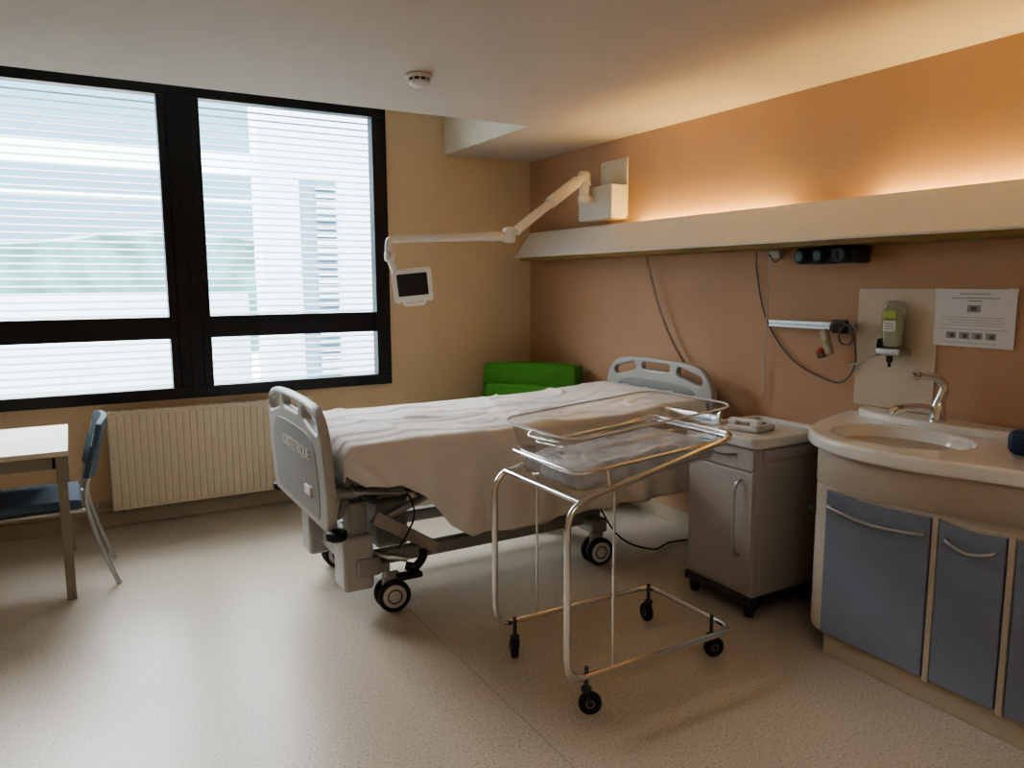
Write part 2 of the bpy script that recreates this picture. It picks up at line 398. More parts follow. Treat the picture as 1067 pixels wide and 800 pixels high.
tube('upper_arm', catmull([A0+Vector((0.05, 0, -0.05)), A0, A0.lerp(E, .35), A0.lerp(E, .7), E+Vector((0.05, 0, 0.03))], 5), 0.03, M['white'], a, radii=None, seg=14)
tube('upper_arm_cover', [A0.lerp(E, .06)+Vector((0, 0, .004)), A0.lerp(E, .45)+Vector((0, 0, .004))], 0.040, M['white'], a, seg=14)
lathe('elbow', [(0.02, -0.045), (0.04, -0.035), (0.044, 0.0), (0.04, 0.045), (0.02, 0.055)], E, (0, 0, 1), M['white'], a)
W = Vector((1.70, 4.3, 1.805))
tube('forearm', [E, E.lerp(W, .3), E.lerp(W, .9), W], 0.022, M['white'], a, radii=[0.03, 0.024, 0.02, 0.024], seg=14)
lathe('forearm_collar', [(0.026, 0), (0.03, 0.01), (0.03, 0.05), (0.026, 0.06)], E.lerp(W, .12), (W-E), M['white'], a)
tube('wrist', catmull([W, W+Vector((-0.045, 0, -0.01)), W+Vector((-0.05, 0, -0.09)), W+Vector((-0.02, 0, -0.17)), W+Vector((0.02, -0.0, -0.22))], 6), 0.021, M['white'], a, radii=None, seg=14)
lathe('wrist_joint', [(0.024, -0.03), (0.032, -0.02), (0.032, 0.02), (0.024, 0.03)], W+Vector((-0.045, 0, -0.10)), (0, 0, 1), M['white'], a)
C = Vector((1.785, 4.27, 1.535))
u = Vector((0.93, -0.32, -0.17)).normalized(); v = Vector((0.0, -0.25, 1)); v = (v-u*v.dot(u)).normalized(); v = (v*1.0+u*-0.28).normalized(); u = (u-v*u.dot(v)).normalized()
nrm = u.cross(v)
plate('monitor_case', [rrect(0, 0, 0.235, 0.20, 0.02)], 0.03, C, u, v, M['white'], a, b=0.006)
plate('monitor_screen', [rrect(0.0, 0.008, 0.18, 0.135, 0.006)], 0.003, C+nrm*0.0155, u, v, M['screen'], a, b=0.0005)
tube('monitor_handle', fillet([C-v*0.09-u*0.06, C-v*0.118-u*0.06, C-v*0.118+u*0.06, C-v*0.09+u*0.06], 0.02), 0.009, M['white'], a)

# ------------------------------------------------------------------ smoke detector
sd = empty('smoke_detector', (1.48, 3.41, ZC))
lathe('base', [(0.058, 0), (0.062, -0.004), (0.062, -0.016), (0.055, -0.018)], (1.48, 3.41, ZC), (0, 0, 1), M['white'], sd)
lathe('grille', [(0.045, -0.018), (0.045, -0.032)], (1.48, 3.41, ZC), (0, 0, 1), M['dark'], sd)
lathe('dome', [(0.052, -0.032), (0.05, -0.042), (0.035, -0.052), (0.01, -0.055)], (1.48, 3.41, ZC), (0, 0, 1), M['white'], sd)
for i in range(10):
    t = i*math.pi/5; cyl('rib_%d' % i, (1.48+.05*math.cos(t), 3.41+.05*math.sin(t), ZC-.018), (1.48+.05*math.cos(t), 3.41+.05*math.sin(t), ZC-.033), 0.004, M['white'], sd, seg=8)

# ------------------------------------------------------------------ hospital bed
b = empty('hospital_bed', (2.0, 3.6, 0))
BY0, BY1 = 3.13, 4.08; byc = (BY0+BY1)/2
def boardshape(w, z0, z1, arch, r=0.12):
    out = []
    h = z1-z0
    pts = [(-w/2+0.04, z0), (-w/2, z0+0.1), (-w/2-0.004, z0+h*0.55), (-w/2+0.02, z1-arch*1.1), (-w/2+0.11, z1-arch*0.25), (-w*0.2, z1-0.003), (0, z1), (w*0.2, z1-0.003), (w/2-0.11, z1-arch*0.25), (w/2-0.02, z1-arch*1.1), (w/2+0.004, z0+h*0.55), (w/2, z0+0.1), (w/2-0.04, z0)]
    c = catmull([(p[0], p[1], 0) for p in pts], 6)
    return [(p.x, p.y) for p in c]
FX = 0.90
fu = (0, -1, 0); fv = (-0.05, 0, 1)
fvn = Vector(fv).normalized()
Z1f = 1.04
def slot(cx, cz, w_, h_, tilt):
    o = rrect(0, 0, w_, h_, h_*0.48, 5); ct, st = math.cos(tilt), math.sin(tilt)
    return [(cx+p[0]*ct-p[1]*st, cz+p[0]*st+p[1]*ct) for p in o]
FOX = FX+0.05*0.75
fo = Vector((FOX, byc, 0))
fshape = boardshape(1.00, 0.47, Z1f, 0.10)
plate('footboard', [fshape, slot(-0.325, 0.955, 0.23, 0.058, 0.24), slot(0, 0.988, 0.28, 0.05, 0), slot(0.325, 0.955, 0.23, 0.058, -0.24)], 0.045, fo, fu, fvn, M['plas_g'], b, b=0.014)
inset = [(p[0]*0.78, 0.51+(p[1]-0.47)*0.68) for p in fshape]
plate('footboard_inset', [inset], 0.006, fo+Vector((-0.0225, 0, 0)), fu, fvn, M['plas_b'], b, b=0.002)
text('footboard_lettering', 'OBSTETRIQUE', 0.072, (FOX-0.0275-0.05*0.80, 3.55, 0.79), fu, fvn, M['white'], b)
bx('footboard_label', FOX-0.066, FOX-0.056, 3.33, 3.42, 0.60, 0.64, M['white'], b, b=0.001)
for i, y in enumerate((BY0-0.01, BY1+0.01)):
    lathe('foot_bumper_%d' % i, [(0.03, 0), (0.045, 0.01), (0.045, 0.04), (0.03, 0.05)], (0.925, y, 0.445), (0, 0, 1), M['rubber'], b)
hshape = boardshape(0.98, 0.60, 1.075, 0.10)
plate('headboard', [hshape, slot(-0.30, 0.995, 0.22, 0.055, 0.25), slot(0, 1.025, 0.26, 0.045, 0), slot(0.30, 0.995, 0.22, 0.055, -0.25)], 0.04, (3.13, byc, 0), (0, -1, 0), (0, 0, 1), M['plas_g'], b, b=0.01)
plate('headboard_inset', [[(p[0]*0.8, 0.62+(p[1]-0.6)*0.68) for p in hshape]], 0.006, (3.109, byc, 0), (0, -1, 0), (0, 0, 1), M['plas_b'], b, b=0.002)
bx('mattress', 0.985, 3.07, BY0+0.03, BY1-0.03, 0.70, 0.838, M['matt'], b, b=0.04, seg=4)
bx('deck', 0.99, 3.08, BY0+0.06, BY1-0.06, 0.655, 0.70, M['alu'], b, b=0.01)
for i, y in enumerate((BY0+0.06, BY1-0.06)):
    tube('side_rail_%d' % i, [(0.94, y, 0.63), (3.12, y, 0.63)], 0.022, M['alu'], b)
    tube('accessory_rail_%d' % i, fillet([(1.02, y, 0.66), (1.02, y+(-.05 if i == 0 else .05), 0.64), (1.30, y+(-.05 if i == 0 else .05), 0.60), (1.34, y, 0.62)], 0.03), 0.009, M['steel'], b)
    tube('board_bracket_%d' % i, fillet([(0.94, y+.08*(1-2*i), 0.5), (0.99, y+.08*(1-2*i), 0.5), (1.02, y+.08*(1-2*i), 0.63), (1.3, y+.08*(1-2*i), 0.63)], 0.04), 0.014, M['alu'], b)
for i, x in enumerate((1.0, 1.28, 1.75, 2.3, 2.85)):
    bx('cross_member_%d' % i, x, x+0.05, BY0+0.06, BY1-0.06, 0.60, 0.645, M['alu'], b)
bx('foot_control_box', 1.03, 1.16, 3.24, 3.42, 0.56, 0.62, M['dark'], b, b=0.01)
tube('deck_hook', fillet([(1.05, 3.15, 0.63), (1.09, 3.13, 0.59), (1.25, 3.13, 0.585), (1.28, 3.16, 0.63)], 0.03), 0.012, M['dark'], b)
bx('foot_crossbeam', 1.05, 1.17, 3.24, 4.02, 0.20, 0.29, M['alu'], b, b=0.015)
bx('head_crossbeam', 2.38, 2.48, 3.24, 4.02, 0.18, 0.26, M['alu'], b, b=0.015)
bx('foot_pedestal_cover', 0.995, 1.14, 3.255, 3.42, 0.135, 0.40, M['plas_g'], b, b=0.02, seg=3)
bx('foot_pedestal_column', 1.03, 1.12, 3.28, 3.38, 0.38, 0.62, M['alu'], b, b=0.01)
bx('foot_pedestal_cover_far', 0.995, 1.14, 3.84, 4.0, 0.135, 0.40, M['plas_g'], b, b=0.02, seg=3)
bx('lift_column', 1.25, 1.42, 3.52, 3.70, 0.22, 0.64, M['alu'], b, b=0.02)
bx('lift_column_head', 2.20, 2.36, 3.52, 3.70, 0.22, 0.64, M['alu'], b, b=0.02)
bx('motor_housing', 1.45, 2.05, 3.52, 3.74, 0.46, 0.60, M['dark'], b, b=0.03)
for i, y in enumerate((3.36, 3.9)):
    bx('chassis_beam_%d' % i, 1.1, 2.5, y-0.03, y+0.03, 0.21, 0.28, M['alu'], b, b=0.012)
tube('lift_strut', [(1.16, 3.34, 0.42), (1.75, 3.34, 0.62)], 0.02, M['steel'], b)
tube('lift_strut_far', [(1.16, 3.9, 0.42), (1.75, 3.9, 0.62)], 0.02, M['steel'], b)
prism('scissor_arm', [(1.14, 0.44), (1.17, 0.50), (1.48, 0.29), (1.46, 0.24)], 3.27, 3.30, M['steel'], b, b=0.004)
tube('brake_bar', fillet([(1.14, 3.30, 0.30), (1.20, 3.22, 0.29), (1.28, 3.20, 0.27)], 0.03), 0.014, M['steel'], b)
tube('brake_pedal', catmull([(1.27, 3.20, 0.24), (1.31, 3.18, 0.235), (1.345, 3.175, 0.27), (1.35, 3.175, 0.31)], 5), 0.02, M['rubber'], b)
bx('brake_pedal_pad', 1.215, 1.33, 3.13, 3.19, 0.195, 0.22, M['rubber'], b, b=0.008)
def bedwheel(nm, x, y):
    for k, dy in enumerate((-0.028, 0.028)):
        lathe(nm+'_tyre_%d' % k, [(0.056, -0.014), (0.070, -0.016), (0.078, -0.008), (0.078, 0.008), (0.070, 0.016), (0.056, 0.014)], (x, y+dy, 0.078), (0.15, 1, 0), M['rubber'], b)
        lathe(nm+'_disc_%d' % k, [(0.057, -0.014), (0.022, -0.020), (0.022, 0.020), (0.057, 0.014)], (x, y+dy, 0.078), (0.15, 1, 0), M['cabtop'], b)
        lathe(nm+'_ring_%d' % k, [(0.036, -0.0188), (0.032, -0.0200), (0.032, 0.020), (0.036, 0.0188)], (x, y+dy, 0.078), (0.15, 1, 0), M['dark'], b)
        lathe(nm+'_hub_%d' % k, [(0.026, -0.0190), (0.010, -0.0230), (0.010, 0.0230), (0.026, 0.0190)], (x, y+dy, 0.078), (0.15, 1, 0), M['cabtop'], b)
    cyl(nm+'_axle', (x, y-0.03, 0.078), (x, y+0.03, 0.078), 0.014, M['steel'], b)
    bx(nm+'_yoke', x-0.05, x+0.035, y-0.012, y+0.012, 0.085, 0.19, M['plas_g'], b, b=0.01)
    cyl(nm+'_stem', (x-0.03, y, 0.17), (x-0.03, y, 0.24), 0.018, M['steel'], b)
bedwheel('wheel_foot_near', 1.235, 3.29); bedwheel('wheel_foot_far', 1.18, 3.98); bedwheel('wheel_head_near', 2.43, 3.27); bedwheel('wheel_head_far', 2.43, 3.98)
bx('wheel_arm_near', 1.08, 1.22, 3.26, 3.32, 0.20, 0.25, M['alu'], b, b=0.01)
tube('under_cable', catmull([(1.3, 3.25, 0.6), (1.33, 3.22, 0.48), (1.30, 3.24, 0.38), (1.27, 3.28, 0.3)], 6), 0.004, M['rubber'], b)
tube('mains_cable', catmull([(2.5, 3.5, 0.45), (2.62, 3.35, 0.12), (2.8, 3.25, 0.02), (3.0, 3.3, 0.012), (3.2, 3.25, 0.012)], 8), 0.005, M['rubber'], b)

# sheet
def hem(x):
    pts = [(0.97, 0.73), (1.06, 0.665), (1.22, 0.655), (1.34, 0.585), (1.45, 0.44), (1.55, 0.375), (1.8, 0.37), (2.3, 0.385), (3.2, 0.40)]
    for (a0, z0), (a1, z1) in zip(pts, pts[1:]):
        if x <= a1:
            t = max(0, (x-a0)/(a1-a0))
            return z0+(z1-z0)*t
    return pts[-1][1]
bm = bmesh.new(); rows = []
NX = 190
from mathutils import noise as mn
xs = [0.975+ (3.065-0.975)*i/NX for i in range(NX+1)]
for ix, x in enumerate(xs):
    row = []; ztop = 0.852
    ztop += 0.035*max(0, min(1, (x-2.45)/0.5))
    if x < 1.02: ztop -= 0.05*((1.02-x)/0.045)**2
    prof = []
    NT = 60
    for j in range(NT+1):
        t = j/NT; y = BY1-0.005-(BY1-BY0-0.01)*t
        prof.append((y, ztop, 0.0))
    rr = 0.035
    far = []
    for j in range(10): far.append((BY1+0.012, 0.55+(ztop-rr-0.55)*j/9, 1))
    for j in range(1, 5):
        an = math.pi/2*j/5; far.append((BY1+0.012-rr*(1-math.cos(an))*1, ztop-rr+rr*math.sin(an), 1))
    near = []
    for j in range(1, 6):
        an = math.pi/2*j/5; near.append((BY0+0.022-rr*math.sin(an)*1.0-0.0, ztop-rr+rr*math.cos(an), 1))
    hz = hem(x); z0 = ztop-rr
    NH = 26
    for j in range(1, NH+1):
        t = j/NH; z = z0+(hz-z0)*t
        d = (z0-z)
        fold = 0.5*math.sin(x*17+1.2*math.sin(x*5)+d*2.0)+0.5*math.sin(x*31+2+d*4)
        y = BY0-0.013-0.035*d/0.45-0.024*fold*min(1, d/0.3)
        q_ = (x-1.0)-(d*0.95)
        y -= 0.022*math.exp(-(q_/0.030)**2)*min(1, d/0.05)
        if q_ > 0: y -= 0.010*min(1, d/0.05)
        near.append((y, z, 2))
    allp = far+[p for p in prof if BY0+0.03 < p[0] < BY1-0.03]+near
    for (y, z, k) in allp:
        p = Vector((x, y, z))
        nn = mn.noise(Vector((x*2.6, y*2.2, z*1.5)))*0.014+mn.noise(Vector((x*7+3, y*4, z*4)))*0.008
        rdg = abs(mn.noise(Vector((x*3.1+y*2, y*5-x, 7))))
        cr = 0.006*math.exp(-((y-3.55-0.12*math.sin(x*1.7))/0.018)**2)+0.005*math.exp(-((x-2.0-0.3*(y-3.6))/0.018)**2)+0.012*math.exp(-(rdg/0.05)**2)
        if k == 0: p.z += nn+cr
        else: p.y += nn*0.8; p.z += nn*0.3
        row.append(bm.verts.new(p))
    rows.append(row)
for A, B in zip(rows, rows[1:]):
    for j in range(len(A)-1): bm.faces.new((A[j], B[j], B[j+1], A[j+1]))
edge = rows[0]; low = []
for vv in edge:
    low.append(bm.verts.new((0.968, vv.co.y, min(vv.co.z, max(0.70, vv.co.z-0.12)))))
for j in range(len(edge)-1): bm.faces.new((low[j], edge[j], edge[j+1], low[j+1]))
bmesh.ops.recalc_face_normals(bm, faces=bm.faces)
me = bpy.data.meshes.new('bed_sheet'); bm.to_mesh(me); bm.free()
so = link('sheet', me, M['sheet'], b, smooth=True)
md = so.modifiers.new('sol', 'SOLIDIFY'); md.thickness = 0.004; md.offset = 1

# ------------------------------------------------------------------ green armchair in the corner
g = empty('armchair', (2.9, 4.8, 0))
ang = math.atan2(-0.62, -0.79)
R = Matrix.Rotation(ang+math.pi, 4, 'Z')
piv = Vector((2.87, 4.74, 0))
def gb(nm, x0, x1, y0, y1, z0, z1, bv=0.05, tilt=0.0, m='green', puff=0.0):
    T = Matrix.Rotation(tilt, 4, 'Y')
    cx, cy, cz = (x0+x1)/2, (y0+y1)/2, (z0+z1)/2
    bm = bmesh.new(); bmesh.ops.create_cube(bm, size=1)
    mt = Matrix.Translation(piv) @ R @ Matrix.Translation((cx, cy, cz)) @ T @ Matrix.Diagonal((x1-x0, y1-y0, z1-z0, 1))
    if puff:
        bmesh.ops.subdivide_edges(bm, edges=bm.edges, cuts=7, use_grid_fill=True)
        for v_ in bm.verts:
            a_ = (1-4*v_.co.y**2); c_ = (1-4*v_.co.z**2)
            v_.co.x += math.copysign(1, v_.co.x)*puff*a_*c_*(abs(v_.co.x) > .49)
            v_.co.z += math.copysign(1, v_.co.z)*puff*0.22*a_*(abs(v_.co.z) > .49)
            v_.co.y += math.copysign(1, v_.co.y)*puff*0.1*c_*(abs(v_.co.y) > .49)
    bmesh.ops.transform(bm, matrix=mt, verts=bm.verts)
    me = bpy.data.meshes.new(nm); bm.to_mesh(me); bm.free()
    return bev(link(nm, me, M[m], g), bv, 6)
gb('seat', -0.36, 0.12, -0.26, 0.26, 0.26, 0.44)
gb('seat_base', -0.34, 0.12, -0.30, 0.30, 0.12, 0.27, 0.02)
gb('arm_left', -0.36, 0.10, 0.25, 0.35, 0.12, 0.62, 0.04)
gb('arm_right', -0.36, 0.10, -0.35, -0.25, 0.12, 0.62, 0.04)
gb('backrest', 0.0, 0.20, -0.365, 0.365, 0.30, 0.945, 0.075, 0.08, puff=0.10)
gb('backrest_cushion', -0.10, 0.10, -0.30, 0.30, 0.42, 0.80, 0.05, 0.12, puff=0.10)
for i, (x, y) in enumerate(((-0.32, -0.30), (-0.32, 0.30), (0.12, -0.30), (0.12, 0.30))): gb('foot_%d' % i, x-0.02, x+0.02, y-0.02, y+0.02, 0, 0.13, 0.005, m='dark')

# ------------------------------------------------------------------ table and chair
t = empty('table', (-0.6, 4.6, 0))
bx('top', -1.26, -0.06, 4.20, 5.02, 0.725, 0.752, M['tabletop'], t, b=0.004)
multibox('apron', [(-1.2, -0.12, 4.24, 4.26, 0.66, 0.725), (-1.2, -0.12, 4.96, 4.98, 0.66, 0.725), (-0.13, -0.11, 4.24, 4.98, 0.66, 0.725), (-1.22, -1.2, 4.24, 4.98, 0.66, 0.725)], M['tleg'], t)
for i, (x, y) in enumerate(((-0.115, 4.20), (-0.115, 4.98), (-1.22, 4.20), (-1.22, 4.98))):
    bx('leg_%d' % i, x, x+0.042, y, y+0.042, 0, 0.725, M['tleg'], t, b=0.004)
c = empty('dining_chair', (-0.2, 4.53, 0))
cy0, cy1 = 4.31, 4.76
bx('seat', -0.50, -0.02, cy0, cy1, 0.425, 0.475, M['blue'], c, b=0.022, seg=4)
multibox('seat_frame', [(-0.46, -0.04, cy0+0.02, cy0+0.045, 0.405, 0.428), (-0.46, -0.04, cy1-0.045, cy1-0.02, 0.405, 0.428), (-0.46, -0.44, cy0+0.03, cy1-0.03, 0.405, 0.428)], M['steel'], c)
for i, y in enumerate((cy0+0.01, cy1-0.01)):
    tube('rear_leg_%d' % i, catmull([(0.12, y, 0.0), (0.05, y, 0.22), (-0.0, y, 0.45), (0.02, y, 0.60), (0.065, y, 0.80)], 6), 0.012, M['steel'], c)
    tube('front_leg_%d' % i, [(-0.50, y, 0.0), (-0.44, y, 0.42)], 0.012, M['steel'], c)
    tube('stretcher_%d' % i, [(-0.44, y, 0.415), (0.0, y, 0.415)], 0.01, M['steel'], c)
bm = bmesh.new(); gr = []
for i in range(13):
    s_ = i/12; row = []
    for j in range(9):
        q = j/8; y = cy0-0.005+(cy1-cy0+0.01)*s_
        z = 0.56+0.31*q - 0.02*(2*s_-1)**4*(1 if q > .5 else -1)
        x = 0.005+0.075*q+0.035*(1-(2*s_-1)**2)
        row.append(bm.verts.new((x, y, z)))
    gr.append(row)
for A, B in zip(gr, gr[1:]):
    for j in range(8): bm.faces.new((A[j], A[j+1], B[j+1], B[j]))
me = bpy.data.meshes.new('backrest'); bm.to_mesh(me); bm.free()
o = link('backrest', me, M['blue'], c, smooth=True)
md = o.modifiers.new('s', 'SOLIDIFY'); md.thickness = 0.028; md.offset = 0
bev(o, 0.01, 3)

# ------------------------------------------------------------------ baby bassinet cart
k = empty('bassinet_trolley', (1.85, 2.34, 0))
xn, xf, yn, yf = 1.42, 2.235, 2.08, 2.60
loop = [(2.22, yn, 0.955), (xn, yn, 0.785), (xn, yn, 0.15), (xf, yn, 0.15), (xf, yf, 0.15), (xn, yf, 0.15), (xn, yf, 0.785), (2.22, yf, 0.955)]
tube('main_frame', fillet(loop, 0.085, 7, True), 0.0125, M['chrome'], k, cyclic=True, seg=14)
tl = Matrix.Translation((1.84, 2.34, 0.915)) @ Matrix.Rotation(math.radians(-4.2), 4, 'Y')
def T(p): return tl @ Vector(p)
ring = [(-0.36, -0.245, 0), (0.37, -0.245, 0), (0.37, 0.245, 0), (-0.36, 0.245, 0)]
tube('carrier_ring', [T(p) for p in fillet(ring, 0.06, 6, True)], 0.008, M['chrome'], k, cyclic=True, seg=12)
bm = bmesh.new(); rs = []
for (hw, hl, z, rd) in ((0.185, 0.325, -0.085, 0.05), (0.20, 0.34, -0.08, 0.06), (0.222, 0.358, 0.02, 0.07), (0.245, 0.378, 0.125, 0.08), (0.258, 0.394, 0.128, 0.09), (0.259, 0.395, 0.118, 0.09)):
    rs.append([bm.verts.new(T((p[0], p[1], z))) for p in rrect(0, 0, hl*2, hw*2, rd, 7)])
for A, B in zip(rs, rs[1:]):
    for j in range(len(A)): bm.faces.new((A[j], A[(j+1) % len(A)], B[(j+1) % len(A)], B[j]))
bm.faces.new(rs[0])
me = bpy.data.meshes.new('acrylic_tub'); bm.to_mesh(me); bm.free()
link('acrylic_tub', me, M['acryl'], k, smooth=True)
tube('tub_rim', [T((p[0], p[1], 0.128)) for p in rrect(0, 0, 0.785, 0.51, 0.09, 7)], 0.004, M['paper'], k, cyclic=True, seg=8)
bm = bmesh.new(); bmesh.ops.create_cube(bm, size=1)
bmesh.ops.transform(bm, matrix=tl @ Matrix.Translation((0, 0, -0.048)) @ Matrix.Diagonal((0.66, 0.38, 0.065, 1)), verts=bm.verts)
me = bpy.data.meshes.new('bassinet_mattress'); bm.to_mesh(me); bm.free(); bev(link('bassinet_mattress', me, M['bmat'], k), 0.022, 4)
bm = bmesh.new(); gr = []
for i in range(41):
    row = []
    for j in range(29):
        x = -0.318+0.636*i/40; y = -0.18+0.36*j/28
        z = -0.011+0.012*mn.noise(Vector((x*9, y*9, 3)))+0.015*abs(mn.noise(Vector((x*16, y*16, 3))))
        ex = max(0, abs(x)-0.27)/0.05; ey = max(0, abs(y)-0.145)/0.035
        z -= 0.02*max(ex, ey)**2
        row.append(bm.verts.new(T((x, y, z))))
    gr.append(row)
for A, B in zip(gr, gr[1:]):
    for j in range(28): bm.faces.new((A[j], B[j], B[j+1], A[j+1]))
me = bpy.data.meshes.new('crumpled_sheet'); bm.to_mesh(me); bm.free(); o = link('crumpled_sheet', me, M['bmat'], k, smooth=True)
md = o.modifiers.new('s', 'SOLIDIFY'); md.thickness = 0.006
for i, y in enumerate((yn, yf)):
    cyl('tie_rod_%d' % i, (1.62, y, 0.15), (1.62, y, 0.825), 0.005, M['chrome'], k, seg=10)
    for j, x in enumerate((1.60, 2.1)):
        p = T((x-1.84, (-0.245 if i == 0 else 0.245), 0))
        zf = 0.785+(x-xn)*(0.17/0.80)
        cyl('ring_support_%d_%d' % (i, j), (x, y, zf), (x, p.y, p.z), 0.006, M['chrome'], k, seg=10)
cyl('upper_cross_bar', (1.47, yn, 0.797), (1.47, yf, 0.797), 0.009, M['chrome'], k)
for i, (x, y, yaw) in enumerate(((1.50, 2.585, 1.2), (1.525, 2.085, -0.5), (2.20, 2.575, 1.4), (2.22, 2.17, -0.3))):
    caster('caster_%d' % i, x, y, 0.042, 0.18, M['rubber'], M['dark'], k, w=0.026, yaw=yaw, off=0.014)

# ------------------------------------------------------------------ bedside cabinet
q = empty('bedside_cabinet', (2.85, 2.54, 0))
qx0, qx1, qy0, qy1 = 2.60, 3.08, 2.33, 2.75
DZ = 0.028
bx('body', qx0+0.012, qx1, qy0, qy1, 0.10, 0.775+DZ, M['cab'], q, b=0.008)
bx('base_plinth', qx0+0.0, qx1, qy0-0.01, qy1+0.01, 0.065, 0.105, M['dark'], q, b=0.006)
bx('door_panel', qx0, qx0+0.018, qy0+0.008, qy1-0.008, 0.125, 0.66+DZ, M['cab'], q, b=0.005)
bx('drawer_front', qx0, qx0+0.018, qy0+0.008, qy1-0.008, 0.668+DZ, 0.77+DZ, M['cab'], q, b=0.005)
tube('drawer_pull', catmull([(qx0, 2.44, 0.735+DZ), (qx0-0.014, 2.48, 0.728+DZ), (qx0-0.017, 2.54, 0.724+DZ), (qx0-0.014, 2.60, 0.728+DZ), (qx0, 2.64, 0.735+DZ)], 4), 0.004, M['dark'], q)
tube('door_handle', catmull([(qx0, 2.405, 0.65), (qx0-0.03, 2.41, 0.62), (qx0-0.038, 2.412, 0.47), (qx0-0.03, 2.41, 0.32), (qx0, 2.405, 0.29)], 6), 0.007, M['steel'], q)
bx('side_panel', qx0+0.05, qx1-0.02, qy0-0.006, qy0+0.002, 0.13, 0.70+DZ, M['cab'], q, b=0.003)
bx('side_flap', qx0+0.05, qx1-0.02, qy0-0.008, qy0+0.002, 0.715+DZ, 0.765+DZ, M['cab'], q, b=0.003)
plate('top_tray', [rrect(2.842, 2.54, 0.52, 0.46, 0.04)], 0.03, (0, 0, 0.79+DZ), (1, 0, 0), (0, 1, 0), M['cabtop'], q, b=0.008)
plate('top_rim', [rrect(2.842, 2.54, 0.52, 0.46, 0.04), rrect(2.842, 2.54, 0.46, 0.40, 0.03)], 0.03, (0, 0, 0.808+DZ), (1, 0, 0), (0, 1, 0), M['cabtop'], q, b=0.006)
tube('towel_rail', fillet([(2.66, 2.755, 0.76), (2.66, 2.80, 0.74), (3.0, 2.80, 0.74), (3.0, 2.755, 0.76)], 0.02), 0.006, M['steel'], q)
for i, (x, y) in enumerate(((2.635, 2.36), (2.635, 2.715), (3.03, 2.36), (3.03, 2.715))):
    caster('caster_%d' % i, x, y, 0.030, 0.10, M['rubber'], M['dark'], q, w=0.034, yaw=0.5, off=0.01)
ph = empty('telephone', (2.80, 2.55, 0.80))
RZ = Matrix.Rotation(0.2, 4, 'Z'); pc = (2.825, 2.565, 0.85)
bx('base', 2.74, 2.91, 2.48, 2.65, 0.806+DZ, 0.836+DZ, M['cabtop'], ph, b=0.012, seg=3, rot=RZ, pivot=pc)
bx('handset_grip', 2.755, 2.79, 2.485, 2.645, 0.848+DZ, 0.866+DZ, M['paper'], ph, b=0.008, seg=3, rot=RZ, pivot=pc)
bx('handset_ear', 2.75, 2.797, 2.483, 2.53, 0.834+DZ, 0.864+DZ, M['paper'], ph, b=0.010, seg=3, rot=RZ, pivot=pc)
bx('handset_mouth', 2.75, 2.797, 2.60, 2.648, 0.834+DZ, 0.864+DZ, M['paper'], ph, b=0.010, seg=3, rot=RZ, pivot=pc)
multibox('keypad', [(2.825+0.022*i, 2.839+0.022*i, 2.52+0.02*j, 2.533+0.02*j, 0.832+DZ, 0.840+DZ) for i in range(3) for j in range(4)], M['dark'], ph)

# ------------------------------------------------------------------ washbasin vanity
vn = empty('washbasin_vanity', (2.95, 1.5, 0))
ZT = 0.92; XW = XR-0.004
outl = catmull([(XW, 2.365, 0), (3.10, 2.32, 0), (2.88, 2.245, 0), (2.70, 2.13, 0), (2.59, 1.95, 0), (2.565, 1.75, 0), (2.59, 1.56, 0), (2.65, 1.40, 0), (2.69, 1.25, 0), (2.695, 1.0, 0), (2.69, 0.55, 0)], 8)
out2 = [(p.x, p.y) for p in outl]+[(XW, 0.55)]
BC = (2.90, 1.85); ea, eb2 = 0.215, 0.275
ell = [(BC[0]+ea*math.cos(2*math.pi*i/48), BC[1]+eb2*math.sin(2*math.pi*i/48)) for i in range(48)]
plate('worktop', [out2, ell], 0.058, (0, 0, ZT-0.029), (1, 0, 0), (0, 1, 0), M['sink'], vn, b=0.016)
bm = bmesh.new(); rs = []
for f, z in ((1.10, ZT-0.0004), (1.06, ZT-0.003), (1.0, ZT-0.014), (0.94, ZT-0.04), (0.86, ZT-0.08), (0.72, ZT-0.115), (0.5, ZT-0.135), (0.2, ZT-0.142), (0.06, ZT-0.143)):
    rs.append([bm.verts.new((BC[0]+ea*f*math.cos(2*math.pi*i/48), BC[1]+eb2*f*math.sin(2*math.pi*i/48), z)) for i in range(48)])
for A, B in zip(rs, rs[1:]):
    for j in range(48): bm.faces.new((A[j], A[(j+1) % 48], B[(j+1) % 48], B[j]))
bm.faces.new(rs[-1]); bmesh.ops.recalc_face_normals(bm, faces=bm.faces)
me = bpy.data.meshes.new('basin_bowl'); bm.to_mesh(me); bm.free(); link('basin_bowl', me, M['sink'], vn, smooth=True)
lathe('drain', [(0.022, 0), (0.022, 0.004), (0.012, 0.006)], (BC[0], BC[1], ZT-0.143), (0, 0, 1), M['chrome'], vn)
led = catmull([(XW, 2.30, 0), (3.21, 2.26, 0), (3.15, 2.15, 0), (3.13, 1.98, 0), (3.12, 1.80, 0), (3.16, 1.60, 0), (3.22, 1.48, 0), (3.245, 1.2, 0), (3.25, 0.56, 0)], 6)
plate('back_ledge', [[(p.x, p.y) for p in led]+[(XW, 0.56)]], 0.04, (0, 0, ZT+0.012), (1, 0, 0), (0, 1, 0), M['sink'], vn, b=0.014)
bodyo = catmull([(XW, 2.31, 0), (3.0, 2.215, 0), (2.82, 2.135, 0), (2.68, 2.06, 0), (2.615, 1.965, 0), (2.61, 1.85, 0), (2.61, 1.6, 0)], 8)
bo = [(p.x, p.y) for p in bodyo]+[(2.61, 0.56), (XW, 0.56)]
plate('carcass', [bo], 0.62, (0, 0, 0.41), (1, 0, 0), (0, 1, 0), M['van'], vn, b=0.004)
